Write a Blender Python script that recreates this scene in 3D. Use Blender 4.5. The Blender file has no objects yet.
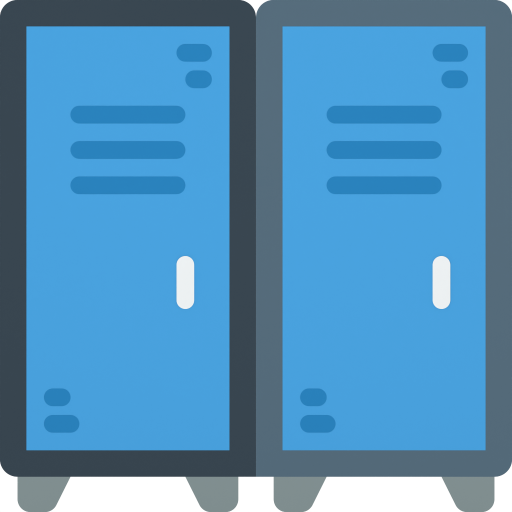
import bpy, bmesh, math
sc = bpy.context.scene
COL = sc.collection
U = 0.02                       # one drawing unit = 2 cm; the pair is 58 units wide and high
DEPTH = 0.50                   # depth of a locker
FLOOR_BOUNCE, KEY = 0.97, 3.0   # floor albedo; added key lamp's irradiance relative to the white surroundings
GAIN = 1.05 + KEY

# ---------------------------------------------------------------- materials
def lin(c):
    c /= 255.0
    return c / 12.92 if c <= 0.04045 else ((c + 0.055) / 1.055) ** 2.4

def mat(name, rgb, gain=GAIN):
    m = bpy.data.materials.new(name)
    m.use_nodes = True
    b = m.node_tree.nodes['Principled BSDF']
    b.inputs['Base Color'].default_value = [lin(c) / gain for c in rgb] + [1]
    b.inputs['Roughness'].default_value = 1.0
    b.inputs['Specular IOR Level'].default_value = 0.0
    return m

M_CHAR = mat('charcoal_paint', (56, 69, 79))
M_SLATE = mat('slate_paint', (84, 106, 121))
M_BLUE = mat('blue_paint', (72, 160, 220))
M_DEEP = mat('deep_blue_paint', (41, 128, 186))
M_PALE = mat('pale_handle_plastic', (235, 239, 240))
M_GREY = mat('grey_foot_metal', (130, 144, 145))

M_FLOOR = mat('white_floor', (255, 255, 255), 1 / FLOOR_BOUNCE)

# ---------------------------------------------------------------- outlines, in drawing units (x right, y DOWN)
def arc(cx, cy, r, a0, a1, n=20):
    return [(cx + r * math.cos(math.radians(a0 + (a1 - a0) * i / n)),
             cy + r * math.sin(math.radians(a0 + (a1 - a0) * i / n))) for i in range(n + 1)]

def fillet(points, n=20):
    """points: (x, y, radius); each corner is rounded with its radius."""
    out = []
    k = len(points)
    for i in range(k):
        x, y, r = points[i]
        if r <= 0:
            out.append((x, y)); continue
        ax, ay = points[i - 1][0] - x, points[i - 1][1] - y
        bx, by = points[(i + 1) % k][0] - x, points[(i + 1) % k][1] - y
        la, lb = math.hypot(ax, ay), math.hypot(bx, by)
        ax, ay, bx, by = ax / la, ay / la, bx / lb, by / lb
        half = math.acos(max(-1, min(1, ax * bx + ay * by))) / 2
        t = r / math.tan(half)
        mx, my = ax + bx, ay + by
        ml = math.hypot(mx, my)
        d = r / math.sin(half)
        cx, cy = x + mx / ml * d, y + my / ml * d
        a0 = math.atan2(y + ay * t - cy, x + ax * t - cx)
        a1 = math.atan2(y + by * t - cy, x + bx * t - cx)
        while a1 - a0 > math.pi: a1 -= 2 * math.pi
        while a1 - a0 < -math.pi: a1 += 2 * math.pi
        out += [(cx + r * math.cos(a0 + (a1 - a0) * j / n), cy + r * math.sin(a0 + (a1 - a0) * j / n)) for j in range(n + 1)]
    return out

def world(p, y):
    return ((p[0] - 14.5) * U, y, (58 - p[1]) * U)      # local to a locker, origin at its base centre

def pill(x0, y0, x1, y1, r=None):
    r = r if r is not None else min(x1 - x0, y1 - y0) / 2
    return fillet([(x0, y0, r * 0.9999), (x1, y0, r * 0.9999), (x1, y1, r * 0.9999), (x0, y1, r * 0.9999)], 24)

# ---------------------------------------------------------------- mesh helpers
def link(name, bm, m, parent):
    bmesh.ops.recalc_face_normals(bm, faces=bm.faces)
    me = bpy.data.meshes.new(name)
    bm.to_mesh(me); bm.free()
    for q in (m if isinstance(m, (list, tuple)) else [m]):
        me.materials.append(q)
    o = bpy.data.objects.new(name, me)
    COL.objects.link(o)
    o.parent = parent
    return o

def prism(outline, y0, y1):
    """solid with the outline's front at y0 and back at y1"""
    bm = bmesh.new()
    n = len(outline)
    f = [bm.verts.new(world(p, y0)) for p in outline]
    b = [bm.verts.new(world(p, y1)) for p in outline]
    bm.faces.new(f); bm.faces.new(b[::-1])
    for i in range(n):
        j = (i + 1) % n
        bm.faces.new((f[i], b[i], b[j], f[j]))
    return bm

def casing(outline, opening, recess):
    """the locker's shell: a closed solid with a rectangular rebate in front for the door"""
    bm = bmesh.new()
    n, k = len(outline), len(opening)
    f = [bm.verts.new(world(p, 0)) for p in outline]
    b = [bm.verts.new(world(p, DEPTH)) for p in outline]
    h = [bm.verts.new(world(p, 0)) for p in opening]
    d = [bm.verts.new(world(p, recess)) for p in opening]
    bm.faces.new(b)
    for i in range(n):
        j = (i + 1) % n
        bm.faces.new((f[i], b[i], b[j], f[j]))
    for i in range(k):
        j = (i + 1) % k
        bm.faces.new((h[i], d[i], d[j], h[j]))
    bm.faces.new(d)
    # front ring
    es = [bm.edges.get((f[i], f[(i + 1) % n])) for i in range(n)] + [bm.edges.get((h[i], h[(i + 1) % k])) for i in range(k)]
    bmesh.ops.triangle_fill(bm, use_beauty=True, use_dissolve=False, edges=es)
    return bm

# ---------------------------------------------------------------- one locker
RC = 2.0           # casing corner radius
RF = 1.46          # foot corner radius
LONG = [(8, 12, 21, 14), (8, 16, 21, 18), (8, 20, 21, 22)]
SHORT = [(20, 5, 24, 7), (21, 8, 24, 10), (5, 44, 8, 46), (5, 47, 9, 49)]

def locker(x_units, paint, left_round, right_round, label):
    root = bpy.data.objects.new('locker', None)
    COL.objects.link(root)
    root.location = (x_units * U, 0, 0)
    root['label'] = label
    root['category'] = 'locker'
    root['group'] = 'lockers with blue doors standing side by side'
    g = 0.0005                                           # hair gap (in units) where the two casings meet
    a, c = (0 if left_round else g), (29 if right_round else 29 - g)
    out = fillet([(a, 0, RC), (c, 0, RC), (c, 54, RC if right_round else 0), (a, 54, RC if left_round else 0)], 32)
    link('body', casing(out, [(3, 3), (26, 3), (26, 51), (3, 51)], 0.016), paint, root)
    e = 0.002
    door = link('door', prism([(3 + e, 3 + e), (26 - e, 3 + e), (26 - e, 51 - e), (3 + e, 51 - e)], -0.0007, 0.0155), M_BLUE, root)
    for r in LONG + SHORT:
        link('vent_slot', prism(pill(*r), -0.0018, -0.0004), M_DEEP, door)
    link('handle', prism(pill(20, 29, 22, 35), -0.0050, -0.0004), M_PALE, door)
    foot_l = fillet([(2, 54, 0), (8, 54, 0), (6, 58, RF), (2, 58, RF)], 20)
    foot_r = [(29 - x, y) for x, y in foot_l][::-1]
    for o in (foot_l, foot_r):
        for y0 in (0.0, DEPTH - 0.06):
            link('leg', prism(o, y0, y0 + 0.06), M_GREY, root)
    return root

locker(-14.5, M_CHAR, True, False, 'blue-doored metal locker with a dark charcoal frame, beside the one framed in lighter slate grey')
locker(14.5, M_SLATE, False, True, 'blue-doored metal locker with a lighter slate grey frame, beside the one framed in charcoal')

# ---------------------------------------------------------------- white floor they stand on
bm = bmesh.new()
vs = [bm.verts.new(p) for p in ((-15, -15, 0), (15, -15, 0), (15, 15, 0), (-15, 15, 0))]
bm.faces.new(vs)
fl = link('floor', bm, M_FLOOR, None)
fl['kind'] = 'structure'

# ---------------------------------------------------------------- white surroundings and one far soft key lamp, added to flatten the shading
w = bpy.data.worlds.new('World'); sc.world = w; w.use_nodes = True
bg = w.node_tree.nodes['Background']
bg.inputs['Color'].default_value = (1, 1, 1, 1)
bg.inputs['Strength'].default_value = 1.0
L = bpy.data.lights.new('added_key_lamp', 'AREA')
L.shape = 'DISK'; L.size = 0.3
D = 7.0
L.energy = KEY * math.pi * math.pi * D * D     # irradiance pi*KEY at the doors
lo = bpy.data.objects.new('added_key_lamp', L); COL.objects.link(lo)
lo.location = (0, -D, 0.3); lo.rotation_euler = (math.radians(90), 0, 0)

# ---------------------------------------------------------------- camera: square on, parallel projection
c = bpy.data.cameras.new('camera'); c.type = 'ORTHO'; c.ortho_scale = 58 * U * 0.9995
c.clip_end = 100
co = bpy.data.objects.new('camera', c); COL.objects.link(co)
co.location = (0, -4, 29 * U); co.rotation_euler = (math.radians(90), 0, 0)
sc.camera = co
sc.view_settings.view_transform = 'Standard'
sc.view_settings.look = 'None'
sc.view_settings.exposure = 0
sc.view_settings.gamma = 1
sc.cycles.filter_width = 1.0
